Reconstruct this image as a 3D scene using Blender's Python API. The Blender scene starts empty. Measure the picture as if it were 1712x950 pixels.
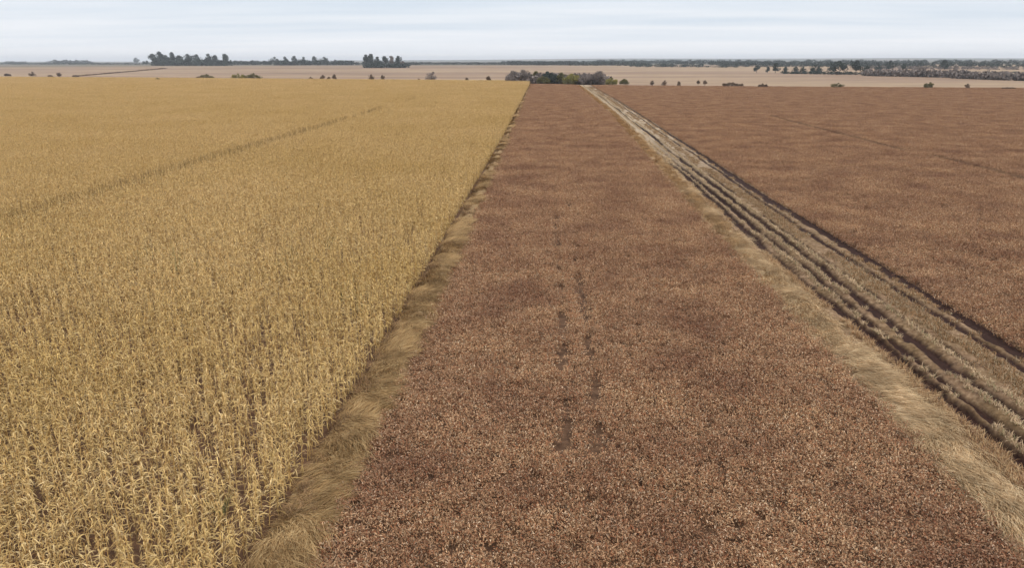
import bpy, math, random
import numpy as np
from mathutils import Vector

# ------------------------------------------------------------------ camera, sky, sun, exposure
S = bpy.context.scene
R_ = math.radians
CAM_H = 10.0
F_PX, IW, IH = 1222.0, 1712.0, 950.0
YAW, PITCH, ROLL = 0.04466, 0.29688, -0.002967

def cam_basis():
    F = np.array([-math.sin(YAW)*math.cos(PITCH), math.cos(YAW)*math.cos(PITCH), -math.sin(PITCH)])
    R = np.array([math.cos(YAW), math.sin(YAW), 0.0])
    U = np.cross(R, F)
    return R*math.cos(ROLL)+U*math.sin(ROLL), -R*math.sin(ROLL)+U*math.cos(ROLL), F
CR, CU, CF = cam_basis()

cam_d = bpy.data.cameras.new('camera')
cam = bpy.data.objects.new('camera', cam_d)
S.collection.objects.link(cam)
S.camera = cam
from mathutils import Matrix
m = Matrix(((CR[0], CU[0], -CF[0], 0), (CR[1], CU[1], -CF[1], 0), (CR[2], CU[2], -CF[2], CAM_H), (0, 0, 0, 1)))
cam.matrix_world = m
cam_d.sensor_width = 36
cam_d.lens = 36*F_PX/IW
cam_d.clip_start = 0.1
cam_d.clip_end = 40000

w = bpy.data.worlds.new('World'); S.world = w
w.use_nodes = True
nt = w.node_tree; N = nt.nodes; L = nt.links
N.clear()
SUN_EL, SUN_AZ = R_(48), R_(150)          # azimuth clockwise from +Y: behind the camera, to the right
out = N.new('ShaderNodeOutputWorld')
sky = N.new('ShaderNodeTexSky'); sky.sky_type = 'NISHITA'; sky.sun_disc = False
sky.sun_elevation = SUN_EL; sky.sun_rotation = SUN_AZ; sky.dust_density = 3.0
bg1 = N.new('ShaderNodeBackground'); L.new(sky.outputs[0], bg1.inputs[0]); bg1.inputs[1].default_value = 0.08
tc = N.new('ShaderNodeTexCoord')
sep = N.new('ShaderNodeSeparateXYZ'); L.new(tc.outputs['Generated'], sep.inputs[0])
def wmath(op, a, b=None, clamp=False):
    n = N.new('ShaderNodeMath'); n.operation = op; n.use_clamp = clamp
    for i, v in enumerate((a, b)):
        if v is None: continue
        if isinstance(v, (int, float)): n.inputs[i].default_value = v
        else: L.new(v, n.inputs[i])
    return n.outputs[0]
zz = wmath('MAXIMUM', sep.outputs[2], 0.0)
den = wmath('ADD', zz, 0.035)
comb = N.new('ShaderNodeCombineXYZ')
L.new(wmath('DIVIDE', sep.outputs[0], den), comb.inputs[0]); L.new(wmath('DIVIDE', sep.outputs[1], den), comb.inputs[1])
mp = N.new('ShaderNodeMapping'); L.new(comb.outputs[0], mp.inputs[0]); mp.inputs['Scale'].default_value = (0.09, 0.22, 1)
mp.inputs['Rotation'].default_value = (0, 0, R_(6))
nz = N.new('ShaderNodeTexNoise'); L.new(mp.outputs[0], nz.inputs['Vector'])
nz.inputs['Scale'].default_value = 1.6; nz.inputs['Detail'].default_value = 5; nz.inputs['Roughness'].default_value = 0.5
cr = N.new('ShaderNodeValToRGB'); L.new(nz.outputs[0], cr.inputs[0])
cr.color_ramp.elements[0].position = 0.36; cr.color_ramp.elements[0].color = (0.63, 0.71, 0.80, 1)
cr.color_ramp.elements[1].position = 0.62; cr.color_ramp.elements[1].color = (0.80, 0.835, 0.885, 1)
# the cloud deck is pale close to the horizon and brightens towards the zenith
hz = N.new('ShaderNodeMapRange'); L.new(zz, hz.inputs[0]); hz.inputs[1].default_value = 0.0; hz.inputs[2].default_value = 0.05
hz.inputs[3].default_value = 1.0; hz.inputs[4].default_value = 0.0
mx = N.new('ShaderNodeMixRGB'); L.new(wmath('MULTIPLY', hz.outputs[0], 0.8), mx.inputs[0])
L.new(cr.outputs[0], mx.inputs[1]); mx.inputs[2].default_value = (1.0, 0.99, 1.0, 1)
zb = N.new('ShaderNodeMapRange'); L.new(zz, zb.inputs[0]); zb.inputs[1].default_value = 0.1; zb.inputs[2].default_value = 0.9
zb.inputs[3].default_value = 1.14; zb.inputs[4].default_value = 2.1
bg2 = N.new('ShaderNodeBackground'); L.new(mx.outputs[0], bg2.inputs[0]); L.new(zb.outputs[0], bg2.inputs[1])
ms = N.new('ShaderNodeMixShader'); ms.inputs[0].default_value = 0.9
L.new(bg1.outputs[0], ms.inputs[1]); L.new(bg2.outputs[0], ms.inputs[2]); L.new(ms.outputs[0], out.inputs[0])

sd = bpy.data.lights.new('sun', 'SUN'); sd.energy = 1.2; sd.angle = R_(25); sd.color = (1.0, 0.95, 0.88)
sun = bpy.data.objects.new('sun', sd); S.collection.objects.link(sun)
sdir = Vector((math.sin(SUN_AZ)*math.cos(SUN_EL), math.cos(SUN_AZ)*math.cos(SUN_EL), math.sin(SUN_EL)))
sun.rotation_euler = (-sdir).to_track_quat('-Z', 'Y').to_euler()
S.view_settings.view_transform = 'Standard'; S.view_settings.look = 'None'
S.view_settings.exposure = 0.06; S.view_settings.gamma = 1.0; S.view_settings.use_curve_mapping = False

rng = np.random.default_rng(7)
random.seed(7)

# ------------------------------------------------------------------ helpers
def tag(o, label=None, cat=None, group=None, kind=None):
    if label: o['label'] = label
    if cat: o['category'] = cat
    if group: o['group'] = group
    if kind: o['kind'] = kind
    return o

def mesh_obj(name, V, Fs, mat, parent=None, cols=None, smooth=False, link=True):
    """V (n,3) array; Fs list of arrays of equal-length faces; cols per-vertex rgb"""
    me = bpy.data.meshes.new(name)
    V = np.asarray(V, dtype=np.float32)
    if not isinstance(Fs, list): Fs = [Fs]
    Fs = [np.asarray(f, dtype=np.int32) for f in Fs if len(f)]
    lens = np.concatenate([np.full(len(f), f.shape[1], np.int32) for f in Fs]) if Fs else np.zeros(0, np.int32)
    loops = np.concatenate([f.ravel() for f in Fs]) if Fs else np.zeros(0, np.int32)
    me.vertices.add(len(V)); me.vertices.foreach_set('co', V.ravel())
    if len(loops):
        me.loops.add(len(loops)); me.loops.foreach_set('vertex_index', loops)
        me.polygons.add(len(lens))
        st = np.concatenate([[0], np.cumsum(lens)[:-1]]).astype(np.int32)
        me.polygons.foreach_set('loop_start', st)
        me.polygons.foreach_set('loop_total', lens)
        if smooth: me.polygons.foreach_set('use_smooth', np.ones(len(lens), bool))
    if cols is not None:
        a = me.color_attributes.new('tint', 'FLOAT_COLOR', 'POINT')
        c = np.ones((len(V), 4), np.float32); c[:, :3] = cols
        a.data.foreach_set('color', c.ravel())
    me.update(calc_edges=True)
    if mat: me.materials.append(mat)
    o = bpy.data.objects.new(name, me)
    if link: S.collection.objects.link(o)
    if parent: o.parent = parent
    return o

def new_mat(name, rough=0.9):
    mt = bpy.data.materials.new(name); mt.use_nodes = True
    b = mt.node_tree.nodes['Principled BSDF']
    b.inputs['Roughness'].default_value = rough
    b.inputs['Specular IOR Level'].default_value = 0.15
    return mt, mt.node_tree.nodes, mt.node_tree.links, b

def nd(N_, typ, **kw):
    n = N_.new(typ)
    for k, v in kw.items(): setattr(n, k, v)
    return n

def noise(N_, L_, vec, scale, detail=3, rough=0.55, mapping=None):
    if mapping is not None:
        mpn = N_.new('ShaderNodeMapping'); L_.new(vec, mpn.inputs[0]); mpn.inputs['Scale'].default_value = mapping
        vec = mpn.outputs[0]
    n = N_.new('ShaderNodeTexNoise'); L_.new(vec, n.inputs['Vector'])
    n.inputs['Scale'].default_value = scale; n.inputs['Detail'].default_value = detail; n.inputs['Roughness'].default_value = rough
    return n.outputs[0]

def ramp(N_, L_, fac, stops):
    r = N_.new('ShaderNodeValToRGB'); L_.new(fac, r.inputs[0])
    e = r.color_ramp.elements
    while len(e) < len(stops): e.new(0.5)
    for i, (p, c) in enumerate(stops):
        e[i].position = p; e[i].color = (*c, 1) if len(c) == 3 else c
    return r.outputs[0]

def mixc(N_, L_, fac, a, b, mode='MIX'):
    n = N_.new('ShaderNodeMixRGB'); n.blend_type = mode
    for i, v in enumerate((fac, a, b)):
        if isinstance(v, (int, float)): n.inputs[i].default_value = v
        elif isinstance(v, tuple): n.inputs[i].default_value = (*v, 1)
        else: L_.new(v, n.inputs[i])
    return n.outputs[0]

def plant_mat(name, patch_a, patch_b, scale=0.12, rough=0.85, fine=None, mapping=(1, 1, 1)):
    """leaf colour = per-leaf tint x slow drift of the crop's own colour across the field"""
    mt, N_, L_, b = new_mat(name, rough)
    at = N_.new('ShaderNodeAttribute'); at.attribute_name = 'tint'
    g = N_.new('ShaderNodeNewGeometry')
    n1 = noise(N_, L_, g.outputs['Position'], scale, 4, 0.6, mapping)
    dr = ramp(N_, L_, n1, [(0.33, patch_a), (0.67, patch_b)])
    c = mixc(N_, L_, 1.0, at.outputs['Color'], dr, 'MULTIPLY')
    L_.new(c, b.inputs['Base Color'])
    return mt

# ------------------------------------------------------------------ terrain
def sstep(a, b, x):
    t = np.clip((x-a)/(b-a), 0, 1); return t*t*(3-2*t)
def terrain(x, y):
    r = np.hypot(x, y); az = np.arctan2(x, y)
    z = 4.0*sstep(520, 1350, r)
    far = sstep(3600, 7600, r)
    hill = 11 + 9*np.sin(az*2.1+0.9) + 3.5*np.sin(az*7.3+1.0) + 2.0*np.sin(az*19.0)
    z = z + far*np.clip(hill, 2, 40)
    z = z + 0.8*np.sin(x/310.0+1.0)*sstep(500, 1100, r)*np.cos(y/420.0)
    return z

def at(px, py, lift=0.0):
    """where the sight line through a point of the photograph meets the land"""
    d = CF+CR*(px-IW/2)/F_PX-CU*(py-IH/2)/F_PX
    d = d/np.linalg.norm(d)
    t = 5.0; prev = 5.0
    while t < 9000:
        p = np.array([0, 0, CAM_H])+d*t
        if p[2] <= float(terrain(p[0], p[1]))+lift: break
        prev = t; t *= 1.01
    a, b_ = prev, t
    for _ in range(30):
        c = (a+b_)/2; p = np.array([0, 0, CAM_H])+d*c
        if p[2] <= float(terrain(p[0], p[1]))+lift: b_ = c
        else: a = c
    p = np.array([0, 0, CAM_H])+d*b_
    return p

def polar_sheet(name, mat):
    rs = np.concatenate([[0.5], np.geomspace(4, 10500, 150)])
    na = 360
    az = np.linspace(0, 2*np.pi, na, endpoint=False)
    RR, AA = np.meshgrid(rs, az, indexing='ij')
    X = RR*np.sin(AA); Y = RR*np.cos(AA); Z = terrain(X, Y)
    V = np.stack([X, Y, Z], -1).reshape(-1, 3)
    i = np.arange(len(rs)-1)[:, None]*na; j = np.arange(na)[None]; j2 = (j+1) % na
    Fq = np.stack([i+j, i+na+j, i+na+j2, i+j2], -1).reshape(-1, 4)[:, ::-1]
    V = np.vstack([V, [[0, 0, 0]]]); c = len(V)-1
    tri = np.stack([np.full(na, c), np.arange(na), (np.arange(na)+1) % na], -1)[:, ::-1]
    return mesh_obj(name, V, [Fq, tri], mat, smooth=True)

# ground material: brown field soil nearby, harvested stubble fields beyond
mt_ground, gN, gL, gb = new_mat('farmland', 0.95)
geo = gN.new('ShaderNodeNewGeometry')
P = geo.outputs['Position']
soil = ramp(gN, gL, noise(gN, gL, P, 3.0, 6, 0.65), [(0.3, (0.05, 0.024, 0.013)), (0.7, (0.17, 0.092, 0.050))])
stub_n = noise(gN, gL, P, 0.009, 5, 0.62, (0.22, 1.0, 1))
stub = ramp(gN, gL, stub_n, [(0.30, (0.20, 0.125, 0.078)), (0.48, (0.27, 0.175, 0.115)), (0.56, (0.34, 0.235, 0.145)), (0.72, (0.22, 0.14, 0.085))])
fine = ramp(gN, gL, noise(gN, gL, P, 0.12, 6, 0.7, (0.3, 1.0, 1)), [(0.3, (0.72, 0.70, 0.67)), (0.7, (1.17, 1.16, 1.12))])
stub = mixc(gN, gL, 1.0, stub, fine, 'MULTIPLY')
# a patchwork of far fields: green-grey pasture and tan stubble
vor = gN.new('ShaderNodeTexVoronoi'); vor.feature = 'F1'; vor.distance = 'CHEBYCHEV'
mpv = gN.new('ShaderNodeMapping'); gL.new(P, mpv.inputs[0]); mpv.inputs['Scale'].default_value = (0.0011, 0.0021, 0); mpv.inputs['Rotation'].default_value = (0, 0, 0.35)
gL.new(mpv.outputs[0], vor.inputs['Vector']); vor.inputs['Scale'].default_value = 1.0
vs = gN.new('ShaderNodeSeparateColor'); gL.new(vor.outputs['Color'], vs.inputs[0])
patch = ramp(gN, gL, vs.outputs[0], [(0.0, (0.13, 0.11, 0.08)), (0.3, (0.07, 0.075, 0.05)), (0.6, (0.20, 0.155, 0.11)), (0.75, (0.09, 0.08, 0.06))])
patch.node.color_ramp.interpolation = 'CONSTANT'
ln = gN.new('ShaderNodeVectorMath'); ln.operation = 'LENGTH'; gL.new(P, ln.inputs[0])
def grange(a, b):
    r = gN.new('ShaderNodeMapRange'); gL.new(ln.outputs['Value'], r.inputs[0]); r.inputs[1].default_value = a; r.inputs[2].default_value = b
    return r.outputs[0]
far_c = mixc(gN, gL, grange(1050, 1350), stub, patch)
gcol = mixc(gN, gL, grange(240, 260), soil, far_c)
gL.new(gcol, gb.inputs['Base Color'])
ground = polar_sheet('ground', mt_ground); tag(ground, kind='structure')

# field sheets --------------------------------------------------------------
def poly_grid(name, xs, ys, zf, mat, smooth=True):
    X, Y = np.meshgrid(xs, ys, indexing='ij')
    Z = zf(X, Y)
    V = np.stack([X, Y, Z], -1).reshape(-1, 3)
    nx, ny = X.shape
    i = np.arange(nx-1)[:, None]*ny; j = np.arange(ny-1)[None]
    Fq = np.stack([i+j, i+ny+j, i+ny+j+1, i+j+1], -1).reshape(-1, 4)
    return mesh_obj(name, V, Fq, mat, smooth=smooth)

# value noise for mesh displacement
_g = rng.random((64, 64, ))
def vn(x, y):
    x = np.asarray(x, float); y = np.asarray(y, float)
    xi = np.floor(x).astype(int); yi = np.floor(y).astype(int); fx = x-xi; fy = y-yi
    fx = fx*fx*(3-2*fx); fy = fy*fy*(3-2*fy)
    a = _g[xi % 64, yi % 64]; b = _g[(xi+1) % 64, yi % 64]; c = _g[xi % 64, (yi+1) % 64]; d = _g[(xi+1) % 64, (yi+1) % 64]
    return (a*(1-fx)+b*fx)*(1-fy)+(c*(1-fx)+d*fx)*fy
def fbm(x, y, o=4):
    s = 0; a = 1; t = 0
    for k in range(o):
        s = s+a*vn(x*2**k+13.7*k, y*2**k+5.1*k); t += a; a *= 0.5
    return s/t

# field outlines: where the two crops end
def north_left(x):    # far edge of the yellow field
    return np.interp(x, [-700, -336, -249, -154, -8.7, 14], [500, 462, 436, 401, 349, 345])
def north_right(x):
    return np.interp(x, [-9, 14, 67, 110, 170, 260, 420], [345, 318, 298, 290, 275, 262, 245])

def xcorn(y):         # right-hand edge of the yellow crop
    return np.interp(y, [0, 12, 25, 60, 130, 330], [-6.15, -6.1, -5.85, -5.7, -5.75, -6.8])
def xb0(y):           # left and right edges of the brown strip
    return np.interp(y, [0, 12, 25, 60, 130, 330], [-4.75, -4.7, -4.45, -4.5, -4.95, -6.3])
def xb1(y):
    return np.interp(y, [0, 40, 76, 147, 315], [10.05, 10.15, 10.9, 12.6, 13.1])
def shift(y):         # the track leans very slightly to the right in the distance
    return np.interp(y, [0, 55, 100, 190, 315], [0, 0, 0.7, 1.9, 2.1])
def xtrack(y):
    return 17.15+shift(y)

# ------------------------------------------------------------------ ribbons: litter strip, lodged grass, track
def strip_grid(name, y0, y1, xa, xb, nx, ny, zf, mat):
    ys = y0*(y1/y0)**np.linspace(0, 1, ny)
    u = np.linspace(0, 1, nx)
    Y = ys[None, :].repeat(nx, 0); A = xa(ys)[None]; B = xb(ys)[None]
    X = A+(B-A)*u[:, None]
    Z = zf(X, Y, u[:, None].repeat(ny, 1))
    V = np.stack([X, Y, Z], -1).reshape(-1, 3)
    i = np.arange(nx-1)[:, None]*ny; j = np.arange(ny-1)[None]
    Fq = np.stack([i+j, i+ny+j, i+ny+j+1, i+j+1], -1).reshape(-1, 4)
    return mesh_obj(name, V, Fq, mat, smooth=True)

def grass_sheet_mat(name, a, b, c, mapping):
    mt, N_, L_, bb = new_mat(name, 0.9)
    g = N_.new('ShaderNodeNewGeometry')
    n1 = noise(N_, L_, g.outputs['Position'], 6.0, 6, 0.65, mapping)
    n2 = noise(N_, L_, g.outputs['Position'], 0.9, 4, 0.6)
    c1 = ramp(N_, L_, n1, [(0.3, a), (0.5, b), (0.72, c)])
    c2 = ramp(N_, L_, n2, [(0.3, (0.8, 0.74, 0.7)), (0.7, (1.1, 1.08, 1.02))])
    L_.new(mixc(N_, L_, 1.0, c1, c2, 'MULTIPLY'), bb.inputs['Base Color'])
    bp = N_.new('ShaderNodeBump'); bp.inputs['Strength'].default_value = 0.7; bp.inputs['Distance'].default_value = 0.06
    L_.new(n1, bp.inputs['Height']); L_.new(bp.outputs[0], bb.inputs['Normal'])
    return mt
mt_straw_pale = grass_sheet_mat('pale_flattened_straw', (0.30, 0.20, 0.11), (0.44, 0.32, 0.19), (0.56, 0.43, 0.28), (0.6, 2.2, 1))
mt_straw = grass_sheet_mat('flattened_straw', (0.15, 0.085, 0.035), (0.27, 0.175, 0.085), (0.38, 0.27, 0.15), (0.6, 2.2, 1))

def z_left(X, Y, u):
    prof = np.sin(np.pi*np.clip((u-0.25)/0.75, 0, 1))**0.6
    return 0.02+prof*(0.05+0.62*fbm(X*0.9, Y*0.8+3)**1.6)
left_bank = strip_grid('straw_bank', 8, 345, lambda y: xcorn(y)+0.05, lambda y: xb0(y)+0.05, 14, 2200, z_left, mt_straw)
tag(left_bank, kind='structure')
def z_right(X, Y, u):
    prof = np.sin(np.pi*u)**0.6
    return 0.02+prof*(0.06+0.26*fbm(X*1.0+40, Y*0.45+9))
right_bank = strip_grid('straw_bank', 8, 316, lambda y: xb1(y)-0.1, lambda y: xb1(y)+1.25, 12, 2000, z_right, mt_straw_pale)
tag(right_bank, kind='structure')

# the wheel track ------------------------------------------------------------
RUTS = [(12.22, 0.20, 0.20, 1.0, 0.85), (12.90, 0.19, 0.19, 1.7, 0.85), (13.70, 0.27, 0.26, 2.9, 1.0), (14.50, 0.15, 0.13, 7.7, 0.6), (16.78, 0.38, 0.27, 4.2, 1.0), (15.85, 0.20, 0.15, 6.0, 0.75)]
def rut_depth(X, Y):
    s = shift(Y); d = np.zeros_like(X)
    for (x0, wd, dp, ph, cover) in RUTS:
        cx = x0+s+0.10*np.sin(Y*0.11+ph)+0.22*(fbm(Y*0.12+ph*7, Y*0+ph)-0.5)*2
        on = sstep(0.0, 0.12, fbm(Y*0.16+ph*11, Y*0+ph*3, 3)-(1-cover)*0.75+0.02)
        wv = wd*(0.55+0.5*vn(Y*1.3+ph*5, Y*0+ph)+0.4*vn(Y*4.1+ph*5+X*2, X*5+ph))
        if x0 < 13.2 or x0 == 14.50: on = on*(1-sstep(55, 100, Y))
        wv = wv*(1-0.3*sstep(60, 110, Y))
        d = np.maximum(d, dp*on*np.exp(-((X-cx)/wv)**4))
    return d
def z_track(X, Y, u):
    edge = np.sin(np.pi*np.clip(u, 0, 1))**0.25
    lump = 0.14+0.10*(fbm(X*1.5+5, Y*1.2)-0.5)+0.05*(fbm(X*6+5, Y*5, 2)-0.5)
    ridge = 0.16*np.exp(-((X-shift(Y)-13.3)/0.2)**2)+0.14*np.exp(-((X-shift(Y)-12.56)/0.18)**2)+0.08*np.exp(-((X-shift(Y)-14.15)/0.2)**2)
    return 0.012+edge*np.maximum(lump+0.06*(fbm(X*3+9, Y*3, 3)-0.5)+ridge*fbm(X*2, Y*0.7+8)*1.6-rut_depth(X, Y), 0.0)
mt_track, tN, tL, tb = new_mat('trodden_track', 0.95)
at_ = tN.new('ShaderNodeAttribute'); at_.attribute_name = 'rut'
g = tN.new('ShaderNodeNewGeometry')
n1 = noise(tN, tL, g.outputs['Position'], 5.0, 7, 0.7)
n2 = noise(tN, tL, g.outputs['Position'], 0.5, 5, 0.6)
dry = ramp(tN, tL, n1, [(0.3, (0.09, 0.048, 0.026)), (0.5, (0.21, 0.125, 0.068)), (0.7, (0.35, 0.23, 0.135))])
dry2 = ramp(tN, tL, n1, [(0.3, (0.07, 0.040, 0.018)), (0.5, (0.16, 0.095, 0.045)), (0.7, (0.27, 0.175, 0.09))])
dryc = mixc(tN, tL, ramp(tN, tL, n2, [(0.42, (0, 0, 0)), (0.62, (1, 1, 1))]), dry, dry2)
sy = tN.new('ShaderNodeSeparateXYZ'); tL.new(g.outputs['Position'], sy.inputs[0])
mr = tN.new('ShaderNodeMapRange'); tL.new(sy.outputs[1], mr.inputs[0]); mr.inputs[1].default_value = 40; mr.inputs[2].default_value = 110; mr.inputs[4].default_value = 0.8
straw = ramp(tN, tL, n1, [(0.3, (0.28, 0.20, 0.125)), (0.7, (0.48, 0.37, 0.25))])   # cut straw still covers the far half
dryc = mixc(tN, tL, mr.outputs[0], dryc, straw)
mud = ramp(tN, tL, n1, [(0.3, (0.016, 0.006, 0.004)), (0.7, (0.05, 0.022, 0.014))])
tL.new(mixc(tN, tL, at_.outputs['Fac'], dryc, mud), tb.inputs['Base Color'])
track = strip_grid('wheel_track', 10, 318, lambda y: xb1(y)+1.0, xtrack, 130, 2600, z_track, mt_track)
me = track.data
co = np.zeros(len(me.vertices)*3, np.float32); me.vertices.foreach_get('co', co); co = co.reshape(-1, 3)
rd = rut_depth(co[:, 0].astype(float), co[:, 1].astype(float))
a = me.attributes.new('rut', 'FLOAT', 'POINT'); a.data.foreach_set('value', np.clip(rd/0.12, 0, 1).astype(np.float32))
tag(track, kind='structure')

# ------------------------------------------------------------------ plants
class Buf:
    def __init__(s): s.V = []; s.Q = []; s.C = []; s.n = 0
    def strip(s, Lp, Rp, col):
        """ribbon from paired left and right points"""
        k = len(Lp)
        pts = np.empty((2*k, 3)); pts[0::2] = Lp; pts[1::2] = Rp
        s.V.append(pts); s.C.append(np.tile(col, (2*k, 1)))
        i = np.arange(k-1)*2+s.n
        s.Q.append(np.stack([i, i+1, i+3, i+2], -1)); s.n += 2*k
    def obj(s, name, mat, link=False, parent=None):
        return mesh_obj(name, np.vstack(s.V), np.vstack(s.Q), mat, parent=parent, cols=np.vstack(s.C), link=link)

def blade(buf, base, yaw, length, width, up, droop, col, seg=3, twist=0.0, kink=None):
    """an arching leaf: rises at angle up, then falls by droop over its length"""
    t = np.linspace(0, 1, seg+1)
    ang = up-droop*t
    ds = length/seg
    hx = np.concatenate([[0], np.cumsum(np.cos(ang[:-1])*ds)]); hz = np.concatenate([[0], np.cumsum(np.sin(ang[:-1])*ds)])
    d = np.array([math.cos(yaw), math.sin(yaw)]); sdv = np.array([-d[1], d[0]])
    cx = base[0]+hx*d[0]; cy = base[1]+hx*d[1]; cz = base[2]+hz
    wv = width*0.5*(1-0.85*t**2)
    tw = twist*t
    ox = sdv[0]*np.cos(tw); oy = sdv[1]*np.cos(tw); oz = np.sin(tw)
    c = np.stack([cx, cy, cz], -1); o = np.stack([ox*wv, oy*wv, oz*wv], -1)
    buf.strip(c-o, c+o, col)

def straw_col(r, bright=1.0):
    k = r.random()
    base = np.array([0.60, 0.42, 0.155]) if k < 0.55 else (np.array([0.66, 0.49, 0.22]) if k < 0.8 else (np.array([0.47, 0.30, 0.11]) if k < 0.95 else np.array([0.30, 0.20, 0.09])))
    return np.clip(base*bright*r.uniform(0.85, 1.15), 0, 0.85)

ROW = 0.52
def corn_row(seed, gap=0.0, tone=1.0):
    """two metres of one crop row, running along Y"""
    r = np.random.default_rng(seed); b = Buf()
    y = -1.0+r.uniform(0, 0.15)
    while y < 1.0:
        if r.random() > gap:
            h = r.uniform(0.95, 1.5); x = r.normal(0, 0.06)
            lean = r.normal(0, 0.06, 2)
            top = np.array([x+lean[0]*h, y+lean[1]*h, h]); bt = np.array([x, y, 0.0])
            c = straw_col(r, 0.9*tone)
            for a_ in (0, 1.57):
                o = np.array([math.cos(a_), math.sin(a_), 0])*0.011
                b.strip(np.array([bt-o, top-o*0.5]), np.array([bt+o, top+o*0.5]), c)
            n = r.integers(24, 31); yaw0 = r.uniform(0, 6.28)
            for k in range(n):
                f = 0.15+0.85*(k+r.uniform(0, .6))/n
                p = bt+(top-bt)*f
                yaw = yaw0+k*math.pi+r.normal(0, 0.75)
                ln_ = r.uniform(0.13, 0.32)*(1.05-0.3*f)
                if r.random() < 0.5: up, dr = r.uniform(0.5, 1.45), r.uniform(1.6, 3.4)
                else: up, dr = r.uniform(-1.0, 0.3), r.uniform(0.4, 1.2)
                blade(b, p, yaw, ln_, r.uniform(0.014, 0.030), up, dr, straw_col(r, (0.75+0.35*r.random())*tone), 3, r.normal(0, 0.9))
            for k in range(4):   # tassel
                blade(b, top, r.uniform(0, 6.28), r.uniform(0.10, 0.2), 0.014, r.uniform(1.0, 1.5), r.uniform(0, 1.2), straw_col(r, 1.05*tone), 2, 0)
        y += r.uniform(0.08, 0.17)
    return b

def brown_col(r):
    k = r.random()
    if k < 0.42: c = np.array([0.355, 0.205, 0.115])
    elif k < 0.62: c = np.array([0.27, 0.115, 0.058])
    elif k < 0.87: c = np.array([0.47, 0.31, 0.185])
    elif k < 0.97: c = np.array([0.58, 0.44, 0.31])
    else: c = np.array([0.15, 0.075, 0.04])
    return np.clip(c*r.uniform(0.82, 1.18), 0, .9)

def brown_patch(seed, dens=1.0, dark=1.0, gap=False):
    """one square metre of dry, curled, low brown plants"""
    r = np.random.default_rng(seed); b = Buf()
    for q_ in range(25):
        if r.random() > dens: continue
        px = -0.5+(q_ % 5+r.random())*0.2; py = -0.5+(q_//5+r.random())*0.2; h = r.uniform(0.26, 0.42); tone = r.uniform(0.8, 1.15)*dark
        if gap and px > 0.06 and r.random() < 0.97: continue
        for k in range(3):
            blade(b, (px, py, 0), r.uniform(0, 6.28), h*1.1, 0.012, r.uniform(1.0, 1.5), r.uniform(-.2, .5), brown_col(r)*0.8, 2)
        for k in range(44):
            rr = 0.17*math.sqrt(r.random()); a_ = r.uniform(0, 6.28)
            z = h*(0.35+0.65*r.random())*(1-0.6*(rr/0.17)**2*r.random())
            blade(b, (px+rr*math.cos(a_), py+rr*math.sin(a_), z), r.uniform(0, 6.28), r.uniform(0.04, 0.085), r.uniform(0.014, 0.032),
                  r.uniform(-0.3, 1.3), r.uniform(0.3, 2.6), np.clip(brown_col(r)*tone, 0, .9), 2, r.normal(0, 1.0))
    return b

def lodged(seed, yaw, spread, colf, n=170, L0=0.45, size=(0.7, 0.9)):
    """long dead grass combed over in one direction"""
    r = np.random.default_rng(seed); b = Buf()
    for _ in range(n):
        x = r.uniform(-size[0]/2, size[0]/2); y = r.uniform(-size[1]/2, size[1]/2)
        blade(b, (x, y, r.uniform(0.0, 0.05)), yaw+r.normal(0, spread), L0*r.uniform(0.6, 1.3), r.uniform(0.007, 0.014),
              r.uniform(0.15, 0.75), r.uniform(0.5, 1.1), colf(r), 3, r.normal(0, 0.2))
    return b
def pale_tan_col(r): return np.clip(tan_col(r)*np.array([1.38, 1.50, 1.85]), 0, .8)
def tan_col(r):
    k = r.random()
    c = np.array([0.40, 0.255, 0.115]) if k < 0.6 else (np.array([0.50, 0.355, 0.18]) if k < 0.82 else np.array([0.22, 0.125, 0.05]))
    return c*r.uniform(0.85, 1.12)

def weed_clump(seed, colf, h0=0.35, n=70, rad=0.28, lw=0.012):
    r = np.random.default_rng(seed); b = Buf()
    for _ in range(n):
        rr = rad*math.sqrt(r.random()); a_ = r.uniform(0, 6.28)
        h = h0*r.uniform(0.5, 1.2)
        blade(b, (rr*math.cos(a_), rr*math.sin(a_), 0), r.uniform(0, 6.28), h, lw*r.uniform(0.7, 1.8), r.uniform(0.7, 1.5), r.uniform(0.2, 1.9), colf(r), 3, r.normal(0, 0.5))
    return b
def grey_weed_col(r):
    k = r.random()
    c = np.array([0.53, 0.38, 0.235]) if k < 0.6 else (np.array([0.34, 0.22, 0.12]) if k < 0.85 else np.array([0.22, 0.21, 0.10]))
    return c*r.uniform(0.8, 1.15)
def orange_weed_col(r):
    k = r.random()
    c = np.array([0.38, 0.22, 0.105]) if k < 0.5 else (np.array([0.48, 0.33, 0.18]) if k < 0.85 else np.array([0.22, 0.12, 0.07]))
    return c*r.uniform(0.8, 1.15)
def olive_col(r):
    k = r.random()
    c = np.array([0.32, 0.185, 0.09]) if k < 0.5 else (np.array([0.14, 0.085, 0.035]) if k < 0.75 else np.array([0.42, 0.33, 0.21]))
    return c*r.uniform(0.8, 1.15)

mt_corn = plant_mat('dry_maize', (0.94, 0.89, 0.86), (1.06, 1.03, 1.15), 0.07)
mt_brown = plant_mat('dry_brown_crop', (0.66, 0.55, 0.51), (1.12, 1.06, 0.94), 0.28)
mt_tan = plant_mat('lodged_grass', (0.66, 0.60, 0.53), (1.28, 1.24, 1.16), 1.3)
mt_weed = plant_mat('dead_weeds', (0.8, 0.78, 0.75), (1.1, 1.08, 1.06), 0.5)

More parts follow.
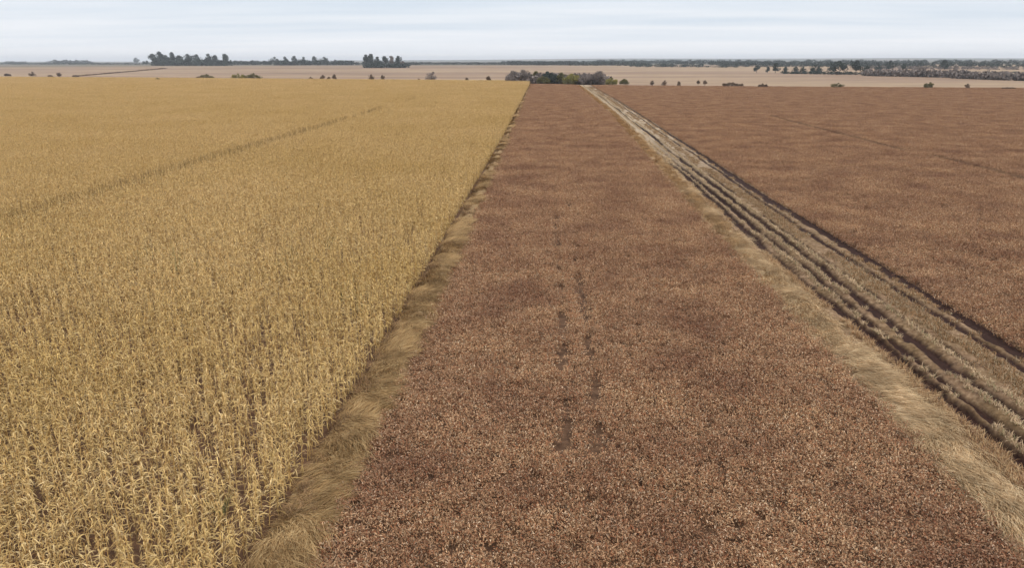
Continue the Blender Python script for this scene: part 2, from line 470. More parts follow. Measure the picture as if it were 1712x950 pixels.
def scatter(name, bufs, mat, pts, rotz, scl, vid):
    """ONE object: its points carry plant clumps through geometry nodes"""
    col = bpy.data.collections.new(name+'_clumps')
    for i, b in enumerate(bufs):
        o = b.obj('%s_clump_%02d' % (name, i), mat); col.objects.link(o)
    o = mesh_obj(name, pts, [], mat)
    me = o.data
    a = me.attributes.new('vid', 'INT', 'POINT'); a.data.foreach_set('value', vid.astype(np.int32))
    a = me.attributes.new('rot', 'FLOAT_VECTOR', 'POINT'); rv = np.zeros((len(pts), 3), np.float32); rv[:, 2] = rotz; a.data.foreach_set('vector', rv.ravel())
    a = me.attributes.new('scl', 'FLOAT_VECTOR', 'POINT'); a.data.foreach_set('vector', scl.astype(np.float32).ravel())
    ng = bpy.data.node_groups.new(name+'_planting', 'GeometryNodeTree')
    ng.interface.new_socket('Geometry', in_out='INPUT', socket_type='NodeSocketGeometry')
    ng.interface.new_socket('Geometry', in_out='OUTPUT', socket_type='NodeSocketGeometry')
    n = ng.nodes; l = ng.links
    gi = n.new('NodeGroupInput'); go = n.new('NodeGroupOutput')
    ci = n.new('GeometryNodeCollectionInfo'); ci.inputs['Collection'].default_value = col
    ci.inputs['Separate Children'].default_value = True; ci.inputs['Reset Children'].default_value = True
    ip = n.new('GeometryNodeInstanceOnPoints'); ip.inputs['Pick Instance'].default_value = True
    def attr(nm, dt):
        q = n.new('GeometryNodeInputNamedAttribute'); q.data_type = dt; q.inputs['Name'].default_value = nm
        return [s for s in q.outputs if s.name == 'Attribute' and s.enabled][0] if any(s.enabled for s in q.outputs) else q.outputs[0]
    l.new(gi.outputs[0], ip.inputs['Points']); l.new(ci.outputs[0], ip.inputs['Instance'])
    l.new(attr('vid', 'INT'), ip.inputs['Instance Index'])
    l.new(attr('rot', 'FLOAT_VECTOR'), ip.inputs['Rotation'])
    l.new(attr('scl', 'FLOAT_VECTOR'), ip.inputs['Scale'])
    l.new(ip.outputs[0], go.inputs[0])
    md = o.modifiers.new('planting', 'NODES'); md.node_group = ng
    return o

def wedge(x, y, marg=6.0):
    """what a camera at or near the photograph's could see"""
    az = np.arctan2(x, y)+YAW
    return (np.abs(az) < R_(43)) | ((y > 4) & (np.hypot(x, y) < 26) & (np.abs(x) < y*1.15+marg))

# yellow crop: one point per two metres of row
rows = np.arange(0, 900)
P_, RZ, SC, VI = [], [], [], []
for k in rows:
    x0 = -6.25-ROW*k
    n_end = float(north_left(x0))
    ys = np.arange(7.0, n_end, 2.0)+rng.uniform(0, 0.3)
    x = np.full(len(ys), x0)+(xcorn(ys)+6.1)*math.exp(-k/30.0)
    x = x+0.06*np.sin(ys*0.07+1)
    ok = wedge(x, ys)
    x, ys = x[ok], ys[ok]
    n = len(ys)
    if n == 0: continue
    thin = fbm(x*0.13+30, ys*0.13, 3)
    vid = rng.integers(0, 14, n)
    sparse = (thin > 0.62) & (rng.random(n) < 0.35) & (np.hypot(x, ys) < 90)
    vid = np.where(sparse, 14+rng.integers(0, 3, n), vid)
    if k == 50: vid = np.where(rng.random(n) > np.interp(ys, [90, 190], [0, 1]), 17+rng.integers(0, 3, n), vid)
    low = 0.86 if k == 49 else 1.0
    hs = 0.92+0.16*fbm(x*0.05, ys*0.05+9, 3)+rng.normal(0, 0.03, n)
    hs = hs*low
    P_.append(np.stack([x, ys, np.zeros(n)], -1)); RZ.append(rng.integers(0, 2, n)*math.pi+rng.normal(0, 0.01, n))
    SC.append(np.stack([np.where(rng.random(n) < .5, 1, -1)*1.0, np.ones(n), hs], -1)); VI.append(vid)
bufs = [corn_row(100+i, 0.03) for i in range(14)]+[corn_row(200+i, 0.5) for i in range(3)]+[corn_row(220+i, 0.1, 0.42) for i in range(3)]
corn = scatter('maize_crop', bufs, mt_corn, np.vstack(P_), np.concatenate(RZ), np.vstack(SC), np.concatenate(VI))
tag(corn, 'tall dry yellow crop standing in close rows across the left field', 'crop', kind='stuff')
print('corn points', len(corn.data.vertices))

# brown crop: one square metre per point
def brown_points(xa, xb, ys0, north, cell=0.92):
    X = []; Y = []
    for y in np.arange(ys0, 330, cell):
        a_, b_ = float(xa(y)), float(xb(y))
        xs = np.arange(a_+cell/2, b_-cell*0.35, cell)
        if len(xs) and (b_-a_) < 30:  # fit strip exactly
            nn = max(1, int(round((b_-a_)/cell))); xs = a_+(np.arange(nn)+0.5)*(b_-a_)/nn
        X.append(xs); Y.append(np.full(len(xs), y))
    X = np.concatenate(X); Y = np.concatenate(Y)
    n = len(X); X = X+rng.normal(0, 0.05, n); Y = Y+rng.normal(0, 0.08, n)
    ok = wedge(X, Y) & (Y < north(X))
    return X[ok], Y[ok]
xm, ym = brown_points(lambda y: xb0(y), lambda y: xb1(y), 7, lambda x: north_right(np.maximum(x, -9)))
xr, yr = brown_points(lambda y: xtrack(y)-0.1, lambda y: 330+0*y, 14, north_right, 0.98)
# thin places of the strip: the two faint wheel lines in its middle
bufs = [brown_patch(300+i) for i in range(12)]+[brown_patch(320+i, 0.45) for i in range(3)]+[brown_patch(330+i, 0.9, 0.52) for i in range(3)]+[brown_patch(340+i, 1.1, 1.0, True) for i in range(3)]
def brown_scatter(name, x, y, thin_f, gap_f=None):
    n = len(x)
    vid = rng.integers(0, 12, n)
    th = thin_f(x, y)
    vid = np.where((rng.random(n) < th) & (th < 0.9), 12+rng.integers(0, 3, n), vid)
    vid = np.where(th >= 0.9, 15+rng.integers(0, 3, n), vid)
    hs = 0.8+0.45*fbm(x*0.16+2, y*0.16, 4)+rng.normal(0, 0.05, n)
    hs = hs*np.where((th > 0.2) & (rng.random(n) < th), 0.8, 1)
    s = 1.03+0*hs
    rz = rng.uniform(0, 6.28, n)
    if gap_f is not None:
        gp = gap_f(x, y); vid = np.where(gp, 18+rng.integers(0, 3, n), vid); rz = np.where(gp, 0.0, rz)
    return scatter(name, bufs, mt_brown, np.stack([x, y, 0*x], -1), rz, np.stack([s, s, hs], -1), vid)
def line_dist(x, y, pts):
    lx = np.interp(y, [p[1] for p in pts], [p[0] for p in pts]); return np.abs(x-lx)
def thin_mid(x, y):
    d = np.minimum(np.abs(x-1.0-0.1*np.sin(y*.2)), np.abs(x-2.05))
    return 0*d
def gap_mid(x, y):
    near = (np.abs(x-0.6) < 0.46) | (np.abs(x-1.53) < 0.46)
    return near & (y > 14) & (y < 60) & (rng.random(len(y)) < np.interp(y, [14, 18, 32, 60], [0.5, 0.7, 0.6, 0.1]))
mid = brown_scatter('brown_crop_strip', xm, ym, thin_mid, gap_mid)
tag(mid, 'low reddish brown crop strip running between the yellow crop and the wheel track', 'crop', kind='stuff')
RL = [(16.9, 140), (22.4, 118), (27.5, 105), (33.8, 82), (39.3, 61), (41, 50)]
def thin_right(x, y):
    d = line_dist(x, y, RL)
    on = (y > 50) & (y < 140)
    return np.where(on & (d < 0.5), 0.95, 0.02)
rgt = brown_scatter('brown_crop', xr, yr, thin_right)
tag(rgt, 'low reddish brown crop covering the wide field right of the wheel track', 'crop', kind='stuff')
print('brown points', len(xm), len(xr))

# combed-over grass along both edges of the brown strip
def bank_points(y0, y1, xa, xb, per, zf):
    X = []; Y = []
    y = y0
    while y < y1:
        step = 0.34 if y < 60 else (0.6 if y < 140 else 1.0)
        a_, b_ = float(xa(y)), float(xb(y))
        for k in range(per):
            X.append(a_+(b_-a_)*(k+rng.random())/per+rng.normal(0, 0.09)); Y.append(y+rng.uniform(0, step))
        y += step
    return np.array(X), np.array(Y)
x, y = bank_points(8, 340, lambda y: xcorn(y)+0.2, lambda y: xb0(y)-0.33, 4, None)
u = (x-(xcorn(y)+0.05))/((xb0(y)+0.05)-(xcorn(y)+0.05)); z = z_left(x, y, u)-0.02
keep = (y < 45) | (fbm(x*0.5, y*0.35, 3) > 0.42)
x, y, z = x[keep], y[keep], z[keep]; n = len(x)
bl = [lodged(400+i, -0.35, 0.28, tan_col) for i in range(8)]
swirl = (fbm(x*0.6+7, y*0.9, 3)-0.5)*5.0
lg = scatter('lodged_grass', bl, mt_tan, np.stack([x, y, z], -1), swirl, np.ones((n, 3))*rng.uniform(0.75, 1.15, (n, 1)), rng.integers(0, 8, n))
tag(lg, 'pale dead grass laid flat beside the yellow crop edge', 'grass', kind='stuff')
x, y = bank_points(10, 312, lambda y: xb1(y)+0.05, lambda y: xb1(y)+1.15, 3, None)
u = (x-(xb1(y)-0.1))/1.35; z = z_right(x, y, u)-0.02; n = len(x)
bl = [lodged(420+i, -1.25, 0.28, pale_tan_col) for i in range(8)]
swirl = (fbm(x*0.5+17, y*0.7, 3)-0.5)*3.2
lg2 = scatter('lodged_grass', bl, mt_tan, np.stack([x, y, z], -1), swirl, np.ones((n, 3))*rng.uniform(0.75, 1.15, (n, 1)), rng.integers(0, 8, n))
tag(lg2, 'pale dead grass laid flat between the brown strip and the wheel track', 'grass', kind='stuff')

# litter under the yellow crop's edge, weeds on the track
def weeds(name, cx_list, colf, per_m, h0, label, y1=300, y0=11.0, seed=500, spread=0.16, rad=0.22, n=60):
    X = []; Y = []
    for cx in cx_list:
        y = y0
        while y < y1:
            X.append(cx+rng.normal(0, spread)); Y.append(y); y += (1/per_m)*rng.uniform(0.5, 1.5)*(1 if y < 80 else 2.0)
    X = np.array(X); Y = np.array(Y)
    dens = fbm(X*0.8+seed, Y*0.25, 3); keep = dens > 0.36
    X, Y, dens = X[keep], Y[keep], dens[keep]; X = X+shift(Y)
    ok = rut_depth(X, Y) < 0.03; X, Y, dens = X[ok], Y[ok], dens[ok]; k = len(X)
    uu = (X-(xb1(Y)+1.0))/(xtrack(Y)-(xb1(Y)+1.0)); Z = np.where((uu > 0) & (uu < 1), z_track(X, Y, np.clip(uu, 0, 1)), 0)-0.02
    b = [weed_clump(seed+i, colf, h0, n, rad) for i in range(6)]
    o = scatter(name, b, mt_weed, np.stack([X, Y, Z], -1), rng.uniform(0, 6.28, k), np.stack([np.ones(k), np.ones(k), 0.5+dens], -1), rng.integers(0, 6, k))
    return tag(o, label, 'weeds', kind='stuff')
weeds('dead_weeds', [11.6, 11.85], orange_weed_col, 5, 0.24, 'rusty orange dead weeds between the flattened grass and the wheel ruts', y1=62, seed=500, spread=0.1, rad=0.18, n=70)
weeds('dead_weeds', [12.54, 13.28, 14.15], grey_weed_col, 5, 0.17, 'greyish straw weeds on the ridges between the wheel ruts', seed=520, spread=0.05, rad=0.13, n=45)
weeds('dead_weeds', [11.5, 11.9, 12.3], pale_tan_col, 3, 0.16, 'pale straw grass beside the distant part of the wheel ruts', y0=60, seed=530, spread=0.15, rad=0.3, n=60)
weeds('grass_tufts', [14.85, 15.15, 15.45, 16.2], olive_col, 4, 0.15, 'short olive and tan grass on the flat middle of the track', seed=540, spread=0.2, rad=0.25, n=70)
weeds('grass_tufts', [16.4, 17.2], orange_weed_col, 3, 0.16, 'brown dead grass lining the deep outer rut', seed=560, spread=0.08, rad=0.15)

def loose_clumps(name, x, y, z, colf, h0, n, rad, label, seed):
    k = len(x); b = [weed_clump(seed+i, colf, h0, n, rad) for i in range(5)]
    o = scatter(name, b, mt_weed, np.stack([x, y, z], -1), rng.uniform(0, 6.28, k), np.ones((k, 3))*rng.uniform(0.6, 1.25, (k, 1)), rng.integers(0, 5, k))
    return tag(o, label, 'weeds', kind='stuff')
def dark_weed_col(r): return np.array([0.20, 0.12, 0.06])*r.uniform(0.6, 1.7)
def green_weed_col(r): return np.array([0.17, 0.19, 0.07])*r.uniform(0.6, 1.4)
yy = np.concatenate([rng.uniform(11, 60, 190), rng.uniform(60, 300, 260)])
xx = xcorn(yy)+np.clip(rng.normal(0.75, 0.35, len(yy)), 0.1, 1.3)
kp = fbm(yy*0.25, yy*0+2, 2) > 0.45; xx, yy = xx[kp], yy[kp]
loose_clumps('dead_weeds', xx, yy, 0.12+0*xx, dark_weed_col, 0.30, 60, 0.22, 'dark brown dead weeds breaking up the flattened grass beside the yellow crop', 600)
yy = rng.uniform(12, 48, 60); xx = -rng.uniform(7, 22, 60); kp = fbm(xx*0.2, yy*0.2+6, 2) > 0.55; xx, yy = xx[kp], yy[kp]
loose_clumps('green_weeds', xx, yy, 0.1+0*xx, green_weed_col, 1.15, 50, 0.16, 'few green weeds showing in gaps of the yellow crop', 620)

# ------------------------------------------------------------------ trees and shrubs beyond the fields
def ico_dirs(n, r):
    v = r.normal(size=(n, 3)); return v/np.linalg.norm(v, axis=1)[:, None]
def foliage_mat(name, a, b):
    mt, N_, L_, bb = new_mat(name, 0.9)
    at__ = N_.new('ShaderNodeAttribute'); at__.attribute_name = 'tint'
    L_.new(mixc(N_, L_, at__.outputs['Fac'], a, b), bb.inputs['Base Color']); return mt
MF = {
 'dark':  foliage_mat('dark_foliage', (0.022, 0.030, 0.026), (0.055, 0.066, 0.052)),
 'olive': foliage_mat('olive_foliage', (0.06, 0.06, 0.02), (0.17, 0.14, 0.05)),
 'gold':  foliage_mat('yellow_green_foliage', (0.12, 0.12, 0.03), (0.32, 0.26, 0.07)),
 'brown': foliage_mat('brown_foliage', (0.07, 0.045, 0.03), (0.20, 0.13, 0.085)),
 'twig':  foliage_mat('bare_twigs', (0.11, 0.088, 0.078), (0.27, 0.22, 0.19)),
}
mt_bark, bN, bL, bb = new_mat('bark', 0.95)
bL.new(ramp(bN, bL, noise(bN, bL, bN.new('ShaderNodeTexCoord').outputs['Object'], 3, 5), [(0.3, (0.05, 0.038, 0.03)), (0.7, (0.14, 0.11, 0.085))]), bb.inputs['Base Color'])

def tube(Vs, Qs, off, p0, p1, r0, r1, k=6):
    p0 = np.array(p0, float); p1 = np.array(p1, float); d = p1-p0; d /= np.linalg.norm(d)
    a = np.cross(d, [1, 0, 0.3]); a /= np.linalg.norm(a); b = np.cross(d, a)
    t = np.arange(k)*2*np.pi/k
    ring = np.cos(t)[:, None]*a+np.sin(t)[:, None]*b
    Vs.append(p0+ring*r0); Vs.append(p1+ring*r1)
    i = np.arange(k); j = (i+1) % k
    Qs.append(np.stack([off+i, off+j, off+k+j, off+k+i], -1)); return off+2*k

def tree(name, px, base_y, top_y, w_px, kind, label, cat='tree', group=None, trunk=0.14, lobes=9, dens=1.3):
    """base_y/top_y/width are measured on the photograph; the plant stands where that base meets the land"""
    p = at(px, base_y)
    dist = float(np.dot(p-np.array([0, 0, CAM_H]), CF))
    H = (base_y-top_y)/F_PX*dist; Wd = w_px/F_PX*dist
    r = np.random.default_rng(abs(hash((int(px*10), int(base_y*10)))) % (2**31))
    root = bpy.data.objects.new(name, None); S.collection.objects.link(root)
    root.location = (p[0], p[1], float(terrain(p[0], p[1]))-0.05)
    tag(root, label, cat, group)
    # trunk and limbs
    Vs, Qs, off = [], [], 0
    th = H*trunk
    nst = max(1, int(round(Wd/H/0.9)))
    lob = []
    for s in range(lobes*nst):
        cx = (s % nst+0.5)/nst-0.5
        lx = (cx+r.normal(0, 0.16/nst+0.04))*Wd*0.8; ly = r.normal(0, 0.16)*min(Wd, H*1.5)
        lz = th+(H-th)*(0.2+0.62*r.random()*(1-0.5*abs(lx)/(Wd*0.5+.01)))
        lr = (H-th)*r.uniform(0.10, 0.30)
        lr = min(lr, Wd*0.35)
        lob.append((lx, ly, lz, lr))
    lob.append((r.normal(0, .05)*Wd, 0, H-(H-th)*0.14, min((H-th)*0.14, Wd*.3)))
    for s in range(nst):
        bx = ((s+0.5)/nst-0.5)*Wd*0.8
        rr = max(0.03*H, 0.04)
        off = tube(Vs, Qs, off, (bx*0.04, 0, 0), (bx+r.normal(0, .03)*H, r.normal(0, .03)*H, th+(H-th)*0.45), rr, rr*0.5)
        mine = [q for i, q in enumerate(lob) if i % nst == s]
        for q in mine[:7]:
            off = tube(Vs, Qs, off, (bx*0.9, 0, (th+(H-th)*0.4)*0.9), q[:3], rr*0.45, rr*0.1, 5)
    mesh_obj('trunk' if cat == 'tree' else 'stem', np.vstack(Vs), np.vstack(Qs), mt_bark, root)
    # crown: leaf clumps spread through each lobe
    px_m = F_PX/dist
    leaf = max(0.5/px_m, 0.05*H)*1.0
    LV, LQ, LC = [], [], []; c = 0
    for (lx, ly, lz, lr) in lob:
        n = int(95*dens)
        d = ico_dirs(n, r); rad = lr*(0.35+0.8*r.random(n)**0.6)
        q = d*rad[:, None]*np.array([1.15, 1.15, 0.9])+np.array([lx, ly, lz])
        q[:, 2] = np.maximum(q[:, 2], 0.04*H)
        s = leaf*r.uniform(0.35, 0.9, n)
        u_ = ico_dirs(n, r); v_ = np.cross(u_, ico_dirs(n, r)); v_ /= np.linalg.norm(v_, axis=1)[:, None]+1e-6
        if kind == 'twig': v_ *= 0.3; u_ = u_*0.8+np.array([0, 0, 0.9]); s = s*1.6
        quad = np.stack([q-u_*s[:, None]-v_*s[:, None]*.6, q+u_*s[:, None]*.2-v_*s[:, None], q+u_*s[:, None], q-u_*s[:, None]*.1+v_*s[:, None]], 1)
        LV.append(quad.reshape(-1, 3)); i = np.arange(n)*4+c
        LQ.append(np.stack([i, i+1, i+2, i+3], -1)); c += 4*n
        tone = np.clip(r.random()*0.6+r.random(n)*0.5, 0, 1)
        LC.append(np.repeat(tone, 4)[:, None].repeat(3, 1))
    V = np.vstack(LV)
    V[:, 2] = np.clip(V[:, 2], 0.0, H); V[:, 0] = np.clip(V[:, 0], -Wd*0.56, Wd*0.56)
    o = mesh_obj('crown' if cat == 'tree' else 'foliage', V, np.vstack(LQ), MF[kind], root, cols=np.vstack(LC))
    return root

G1 = 'tall eucalyptus trees in the grove on the left horizon'
exec_list = []
# grove left (x 252-383)
gl = [(258, 108.6, 90, 18, 'shortest dark tree at the left end of the left horizon grove'),
      (268, 109, 86.5, 15, 'tallest dark tree near the left end of the left horizon grove'),
      (279, 109, 92, 16, 'dark tree right of the tallest one in the left horizon grove'),
      (289, 109.2, 87.5, 14, 'pointed dark tree, second peak of the left horizon grove'),
      (300, 109.2, 92.5, 20, 'dark rounded tree right of the second peak of the left grove'),
      (316, 109.4, 90.5, 22, 'broad grey green tree in the middle of the left horizon grove'),
      (330, 109.4, 91, 18, 'grey green tree right of the middle of the left horizon grove'),
      (349, 109.4, 90, 18, 'dark tree before the gap near the right end of the left grove'),
      (361, 109.4, 92, 14, 'thin leaved tree in the pale gap of the left grove'),
      (377, 109.4, 90, 11, 'narrow upright dark tree closing the right end of the left grove')]
for px, b_, t_, w_, lab in gl: tree('grove_tree', px, b_, t_, w_, 'dark', lab, group=G1, trunk=0.12, lobes=9)
tree('lone_tree', 228.5, 105.6, 96.5, 10, 'dark', 'small square crowned tree standing alone left of the horizon grove', trunk=0.1, lobes=16)
tree('low_tree', 244, 107.5, 101, 14, 'dark', 'low dark tree between the lone tree and the left horizon grove', trunk=0.1)
g2 = [(460, 108.5, 95, 18, 'grey green tree at the left end of the second horizon grove'),
      (476, 108.5, 94.5, 18, 'second tree from the left in the second horizon grove'),
      (492, 109, 93.5, 20, 'tallest dark tree in the second horizon grove'),
      (508, 108.5, 95, 16, 'dark tree just right of the tallest one in the second horizon grove'),
      (525, 108, 94, 18, 'flat topped dark tree right of the middle of the second horizon grove'),
      (542, 108, 95, 18, 'dark tree near the right end of the second horizon grove'),
      (561, 108, 99.5, 24, 'low tree at the right end of the second horizon grove')]
for px, b_, t_, w_, lab in g2: tree('grove_tree', px, b_, t_, w_, 'dark', lab, group='trees of the second grove on the horizon', trunk=0.1, lobes=9)
g3 = [(613, 113, 91.5, 9, 'leftmost slim tree of the small grove left of the centre'),
      (620, 113, 90.5, 9, 'tallest slim tree of the small grove left of the centre'),
      (631, 113, 95, 12, 'third tree from the left in the small grove left of the centre'),
      (643, 113, 94, 12, 'dark tree in the middle of the small grove left of the centre'),
      (655, 113, 93.5, 7, 'thin bare looking tree in the small grove left of the centre'),
      (666, 113, 93.5, 12, 'rounded tree near the right end of the small grove'),
      (674, 112.8, 102, 12, 'low brown bush closing the right end of the small grove')]
for i, (px, b_, t_, w_, lab) in enumerate(g3): tree('grove_tree', px, b_, t_, w_, 'twig' if i == 4 else ('brown' if i == 6 else 'dark'), lab, group='trees of the small grove left of the centre', trunk=0.25 if i < 6 else 0.05, lobes=7)
tree('lone_tree', 901.5, 110, 103.5, 7, 'dark', 'tiny lone dark tree in the far field above the central thicket', trunk=0.2)

# thicket where the brown strip ends
cc = [(858, 140.0, 118, 24, 'twig', 'leftmost grey leafless shrub of the central thicket'),
      (876, 140, 116.5, 26, 'twig', 'tallest grey purple leafless shrub of the central thicket'),
      (896, 140, 119, 24, 'olive', 'olive leafy shrub left of the green bush in the thicket'),
      (918, 140.6, 119.5, 30, 'dark', 'dark green leafy bush in the middle of the thicket'),
      (908, 141, 127, 26, 'olive', 'low olive bush in front of the dark green one'),
      (938, 140.8, 121, 20, 'olive', 'olive shrub just right of the dark green bush'),
      (957, 141.2, 122.5, 30, 'gold', 'yellow green bush just right of the middle of the thicket'),
      (950, 141.8, 132, 18, 'olive', 'small dark olive bush at the foot of the yellow green bush'),
      (978, 141.4, 121.5, 26, 'twig', 'grey brown leafless shrub right of the yellow green bush'),
      (1003, 141.8, 119, 24, 'twig', 'purple grey leafless shrub at the right end of the thicket'),
      (1022, 142.4, 129.5, 22, 'gold', 'low bright yellow bush ending the thicket on the right'),
      (1043, 142, 131.5, 16, 'olive', 'small dull yellow bush detached right of the thicket')]
for px, b_, t_, w_, k_, lab in cc: tree('thicket_shrub', px, b_, t_, w_, k_, lab, 'shrub', 'shrubs of the thicket at the end of the brown strip', trunk=0.04, lobes=18, dens=1.6)

# small shrubs along the far field edges
ed = [(13, 127, 122.5, 12, 'brown', 'small brown shrub at the far left margin of the picture'),
      (54, 128.4, 119.5, 11, 'brown', 'upright brown shrub, the biggest one left of the dark hedge line'),
      (100, 128.2, 121, 8, 'brown', 'narrow brown shrub between the upright one and the hedge line'),
      (84, 128, 125, 9, 'brown', 'very low brown shrub left of the narrow one'),
      (127, 128.2, 125, 12, 'brown', 'low shrub at the near end of the dark hedge line'),
      (264, 136.5, 130, 10, 'olive', 'round olive bush standing inside the far yellow crop'),
      (346, 132, 123.5, 26, 'olive', 'wide low olive bush left of the yellow green one'),
      (332, 131.4, 127, 8, 'brown', 'tiny brown shrub left of the wide olive bush'),
      (400, 133, 122.5, 30, 'gold', 'left half of the long yellow green bush behind the yellow crop'),
      (424, 133.4, 122, 32, 'olive', 'dark right half of the long yellow green bush'),
      (520, 135, 128, 6, 'brown', 'small thin shrub left of the brown pair behind the yellow crop'),
      (540, 135, 125, 11, 'brown', 'broader shrub of the brown pair behind the yellow crop'),
      (559, 135, 124, 7, 'brown', 'slim upright shrub of the brown pair behind the yellow crop'),
      (550, 135, 128, 5, 'brown', 'tiny shrub between the two of the brown pair'),
      (621, 135.6, 124, 11, 'brown', 'round brown shrub below the small grove, left of two'),
      (640, 135.6, 125, 8, 'brown', 'narrow brown shrub below the small grove, right of two'),
      (656, 135.8, 132, 12, 'brown', 'flat little shrub right of the two brown ones'),
      (700, 136.5, 131, 7, 'brown', 'small shrub just left of the leafless tree'),
      (722, 136.8, 120, 20, 'twig', 'bare spreading small tree at the edge of the yellow crop'),
      (780, 137.6, 129.5, 9, 'brown', 'small brown shrub midway between the bare tree and the thicket'),
      (817, 138.2, 127, 9, 'brown', 'pointed brown shrub just left of the thicket'),
      (1090, 143.4, 134.5, 8, 'brown', 'first small brown shrub right of the thicket'),
      (1110, 143.6, 134, 10, 'brown', 'round dark shrub, second to the right of the thicket'),
      (1134, 143.8, 135.5, 7, 'brown', 'thin pale shrub, third to the right of the thicket'),
      (1167, 144, 134, 6, 'brown', 'left one of two stalked shrubs standing close together'),
      (1178, 144, 134, 7, 'brown', 'right one of two stalked shrubs standing close together'),
      (1224, 145.4, 137, 38, 'brown', 'wide flat brown shrub at the edge of the right field'),
      (1275, 146.2, 139, 18, 'brown', 'low brown shrub right of the wide flat one'),
      (1400, 147, 138, 20, 'olive', 'broad brown olive bush below the two dense trees'),
      (1552, 148, 137, 17, 'olive', 'round olive bush at the right field edge'),
      (1617, 148.2, 139.5, 9, 'brown', 'faint little shrub right of the round olive bush'),
      (1685, 149.5, 145, 24, 'brown', 'flat brown shrub near the right margin of the picture')]
for px, b_, t_, w_, k_, lab in ed:
    tree('field_edge_shrub', px, b_, t_, w_, k_, lab, 'shrub', 'small shrubs scattered along the far edges of the crops', trunk=0.04 if px not in (1167, 1178) else 0.35, lobes=10)

# trees right
rt = [(1265, 121.5, 109, 14, 'dark', 'small dark tree at the left end of the right hand tree row'),
      (1283, 121.8, 111, 7, 'dark', 'thin small tree second from the left in the right hand row'),
      (1296, 121.8, 105, 15, 'dark', 'taller spiky tree near the left end of the right hand row'),
      (1313, 122, 111, 8, 'dark', 'thin small tree right of the spiky one'),
      (1330, 122.4, 111, 13, 'dark', 'square dark tree left of a broader one in the right hand row'),
      (1343, 122.6, 111.5, 12, 'dark', 'low dark tree between the square one and the broad one'),
      (1363, 123.4, 108, 23, 'dark', 'broad dark tree left of the two big dense trees'),
      (1399, 124.6, 101.5, 32, 'dark', 'left one of the two big dense dark trees'),
      (1430, 125, 100.5, 30, 'dark', 'right one of the two big dense dark trees'),
      (1449, 122, 109, 10, 'dark', 'small tree tucked against the big dense trees on their right'),
      (1469, 120, 109, 15, 'dark', 'low greyish tree rising from the hedge right of the big trees'),
      (1486, 118, 101, 20, 'dark', 'tree with wide flat crown rising above the hedge'),
      (1510, 118.5, 106, 15, 'dark', 'small round tree right of the flat crowned one'),
      (1538, 118.5, 110.5, 26, 'twig', 'low purplish bush like tree among the hedges'),
      (1578, 118, 100, 17, 'dark', 'isolated pointed dark tree rising highest near the right side'),
      (1597, 120.5, 109, 8, 'twig', 'slim leafless tree right of the isolated pointed one')]
for px, b_, t_, w_, k_, lab in rt: tree('tree', px, b_, t_, w_, k_, lab, group='trees of the right hand row', trunk=0.1, lobes=10, dens=1.2)

# far woods and hedges that read as one mass
def wood(name, x0, y0, x1, y1, top_px, kind, label, n=60, depth=8.0, wob=0.5):
    """a strip of many merged crowns between two points on the land"""
    r = np.random.default_rng(int(x0*7+y0*13+x1) % 100000)
    a_, b_ = at(x0, y0), at(x1, y1)
    LV, LQ, LC = [], [], []; c = 0
    for k in range(n):
        f = (k+r.random())/n
        p = a_*(1-f)+b_*f
        dist = float(np.dot(p-np.array([0, 0, CAM_H]), CF)); H = top_px/F_PX*dist*(1-wob*r.random()**1.5)
        p[1] += r.uniform(-.5, 1)*depth; p[2] = float(terrain(p[0], p[1]))
        rad = max(H*0.8, np.linalg.norm(b_-a_)/n*1.5)
        m_ = 60
        d = ico_dirs(m_, r)*(0.4+0.7*r.random(m_)**0.6)[:, None]
        q = p+np.stack([d[:, 0]*rad, d[:, 1]*rad*0.6, (d[:, 2]*0.5+0.5)*H], -1)
        s = max(H*0.2, 0.35*dist/F_PX)*r.uniform(0.5, 1.1, m_)
        u_ = ico_dirs(m_, r); v_ = np.cross(u_, ico_dirs(m_, r)); v_ /= np.linalg.norm(v_, axis=1)[:, None]+1e-6
        quad = np.stack([q-u_*s[:, None], q-v_*s[:, None], q+u_*s[:, None], q+v_*s[:, None]], 1)
        LV.append(quad.reshape(-1, 3)); i = np.arange(m_)*4+c; LQ.append(np.stack([i, i+1, i+2, i+3], -1)); c += 4*m_
        LC.append(np.repeat(np.clip(r.random()*0.5+r.random(m_)*0.5, 0, 1), 4)[:, None].repeat(3, 1))
    o = mesh_obj(name, np.vstack(LV), np.vstack(LQ), MF[kind], cols=np.vstack(LC))
    return tag(o, label, 'woodland' if 'hedge' not in name else 'hedge', kind='stuff')
wood('undergrowth', 856, 139.7, 1010, 141.2, 17, 'twig', 'grey leafless undergrowth between the shrubs of the central thicket', 90, 4, 0.4)
wood('hedge', 1445, 126.5, 1612, 130, 12, 'twig', 'purplish leafless hedge right of the two big dense trees', 70, 8)
wood('hedge', 1600, 131, 1730, 135.5, 14, 'twig', 'purplish leafless hedge reaching the right margin of the picture', 60, 8)
wood('hedge', 128, 127.5, 200, 121.2, 2.0, 'brown', 'thin dark hedge line running away left of the grove', 80, 2)
wood('hedge', 200, 121.2, 275, 114.5, 1.6, 'brown', 'far end of the thin hedge line below the left grove', 80, 2)
wood('distant_wood', -20, 107.2, 250, 107.8, 3.2, 'dark', 'low dark tree line along the far left horizon', 120, 40)
wood('distant_wood', 84, 106.5, 150, 106.5, 6.5, 'dark', 'small raised wood left of the lone tree on the horizon', 26, 30)
wood('distant_wood', 12, 106.5, 34, 106.5, 4.6, 'dark', 'tiny wood at the far left of the horizon', 10, 30)
wood('distant_wood', 380, 108.2, 460, 107.8, 7, 'dark', 'low wood joining the left grove and the second grove', 40, 30)
wood('distant_wood', 455, 108.8, 590, 108.2, 8, 'dark', 'undergrowth filling the second grove on the horizon', 60, 20)
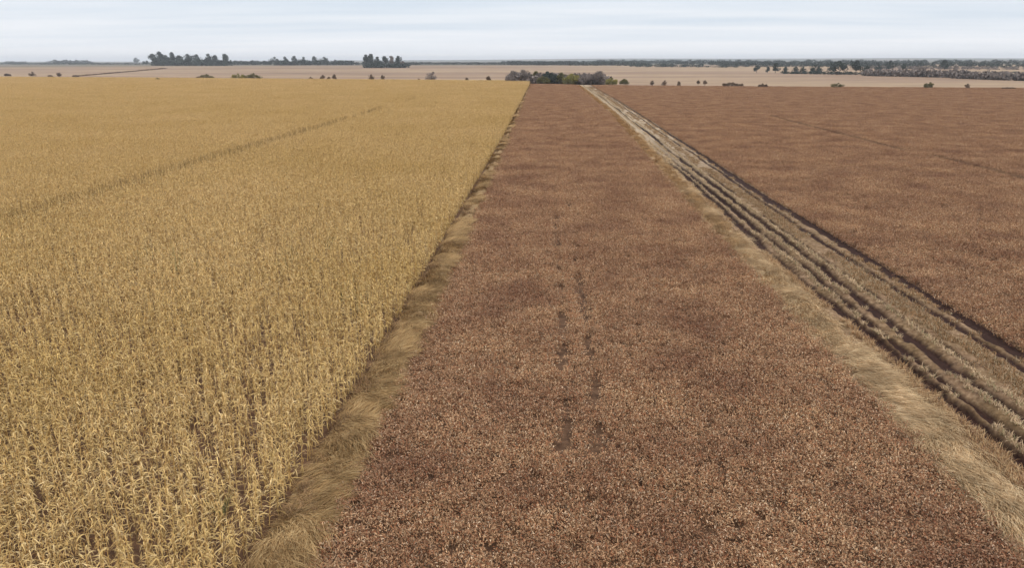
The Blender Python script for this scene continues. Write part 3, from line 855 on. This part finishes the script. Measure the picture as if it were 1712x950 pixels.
wood('distant_wood', 256, 109.4, 382, 109.6, 10, 'dark', 'undergrowth filling the left horizon grove', 60, 14)
wood('distant_wood', 570, 108, 700, 108.2, 5, 'dark', 'low dark wood right of the second grove', 60, 30)
wood('distant_wood', 690, 107.5, 860, 108.2, 4, 'dark', 'thin dark tree line above the middle of the yellow crop', 70, 40)
wood('distant_wood', 610, 113.2, 680, 113.2, 8, 'dark', 'undergrowth at the foot of the small grove', 40, 8)
wood('distant_wood', 850, 108.2, 1090, 109.5, 6.5, 'dark', 'long low wood behind the tiny lone tree', 120, 60)
wood('distant_wood', 1060, 111.5, 1240, 112.5, 6, 'dark', 'broken low wood left of the right hand tree row', 60, 40, 0.8)
wood('distant_wood', 1200, 109, 1730, 111, 6, 'dark', 'wide bluish wood behind the right hand trees', 240, 60, 0.6)
wood('distant_wood', 1000, 105.5, 1730, 105.0, 6, 'dark', 'farthest bluish wood on the right horizon', 180, 80, 0.6)
wood('distant_wood', 1640, 121, 1730, 121.5, 2, 'dark', 'narrow dark line above the right hedge', 30, 20)
wood('distant_wood', 1225, 111, 1730, 113.5, 3.5, 'dark', 'loose wood just above the hedges on the right', 160, 70, 0.6)
wood('distant_wood', 1450, 114.5, 1730, 116.5, 5, 'twig', 'leafless scrub between the right hedges and the far woods', 110, 40, 0.7)
wood('distant_wood', 1120, 107, 1730, 107.3, 5, 'dark', 'hazy middle wood in front of the farthest one on the right', 260, 150, 0.5)
wood('distant_wood', 840, 106, 1140, 105.8, 4.5, 'dark', 'hazy far wood above the central thicket', 160, 150, 0.5)
wood('distant_wood', 640, 105.8, 860, 106, 2.5, 'dark', 'thin hazy wood on the horizon left of the centre', 120, 150, 0.5)
wood('hedge', 1310, 123.2, 1450, 124.8, 5, 'dark', 'undergrowth joining the trees of the right hand row', 60, 5)

# ------------------------------------------------------------------ air
hb = 11000.0
V = np.array([(x, y, z) for x in (-hb, hb) for y in (-hb, hb) for z in (-1.0, 62.0)])
Fh = np.array([(0, 1, 3, 2), (4, 6, 7, 5), (0, 4, 5, 1), (2, 3, 7, 6), (0, 2, 6, 4), (1, 5, 7, 3)])
mh = bpy.data.materials.new('air'); mh.use_nodes = True
mh.node_tree.nodes.clear()
o_ = mh.node_tree.nodes.new('ShaderNodeOutputMaterial'); pv = mh.node_tree.nodes.new('ShaderNodeVolumePrincipled')
pv.inputs['Color'].default_value = (0.96, 0.97, 1.0, 1); pv.inputs['Density'].default_value = 0.00014; pv.inputs['Anisotropy'].default_value = 0.2
mh.node_tree.links.new(pv.outputs[0], o_.inputs['Volume'])
hz_o = mesh_obj('haze', V, Fh, mh); tag(hz_o, 'thin bluish air haze over the far farmland', 'haze', kind='stuff')
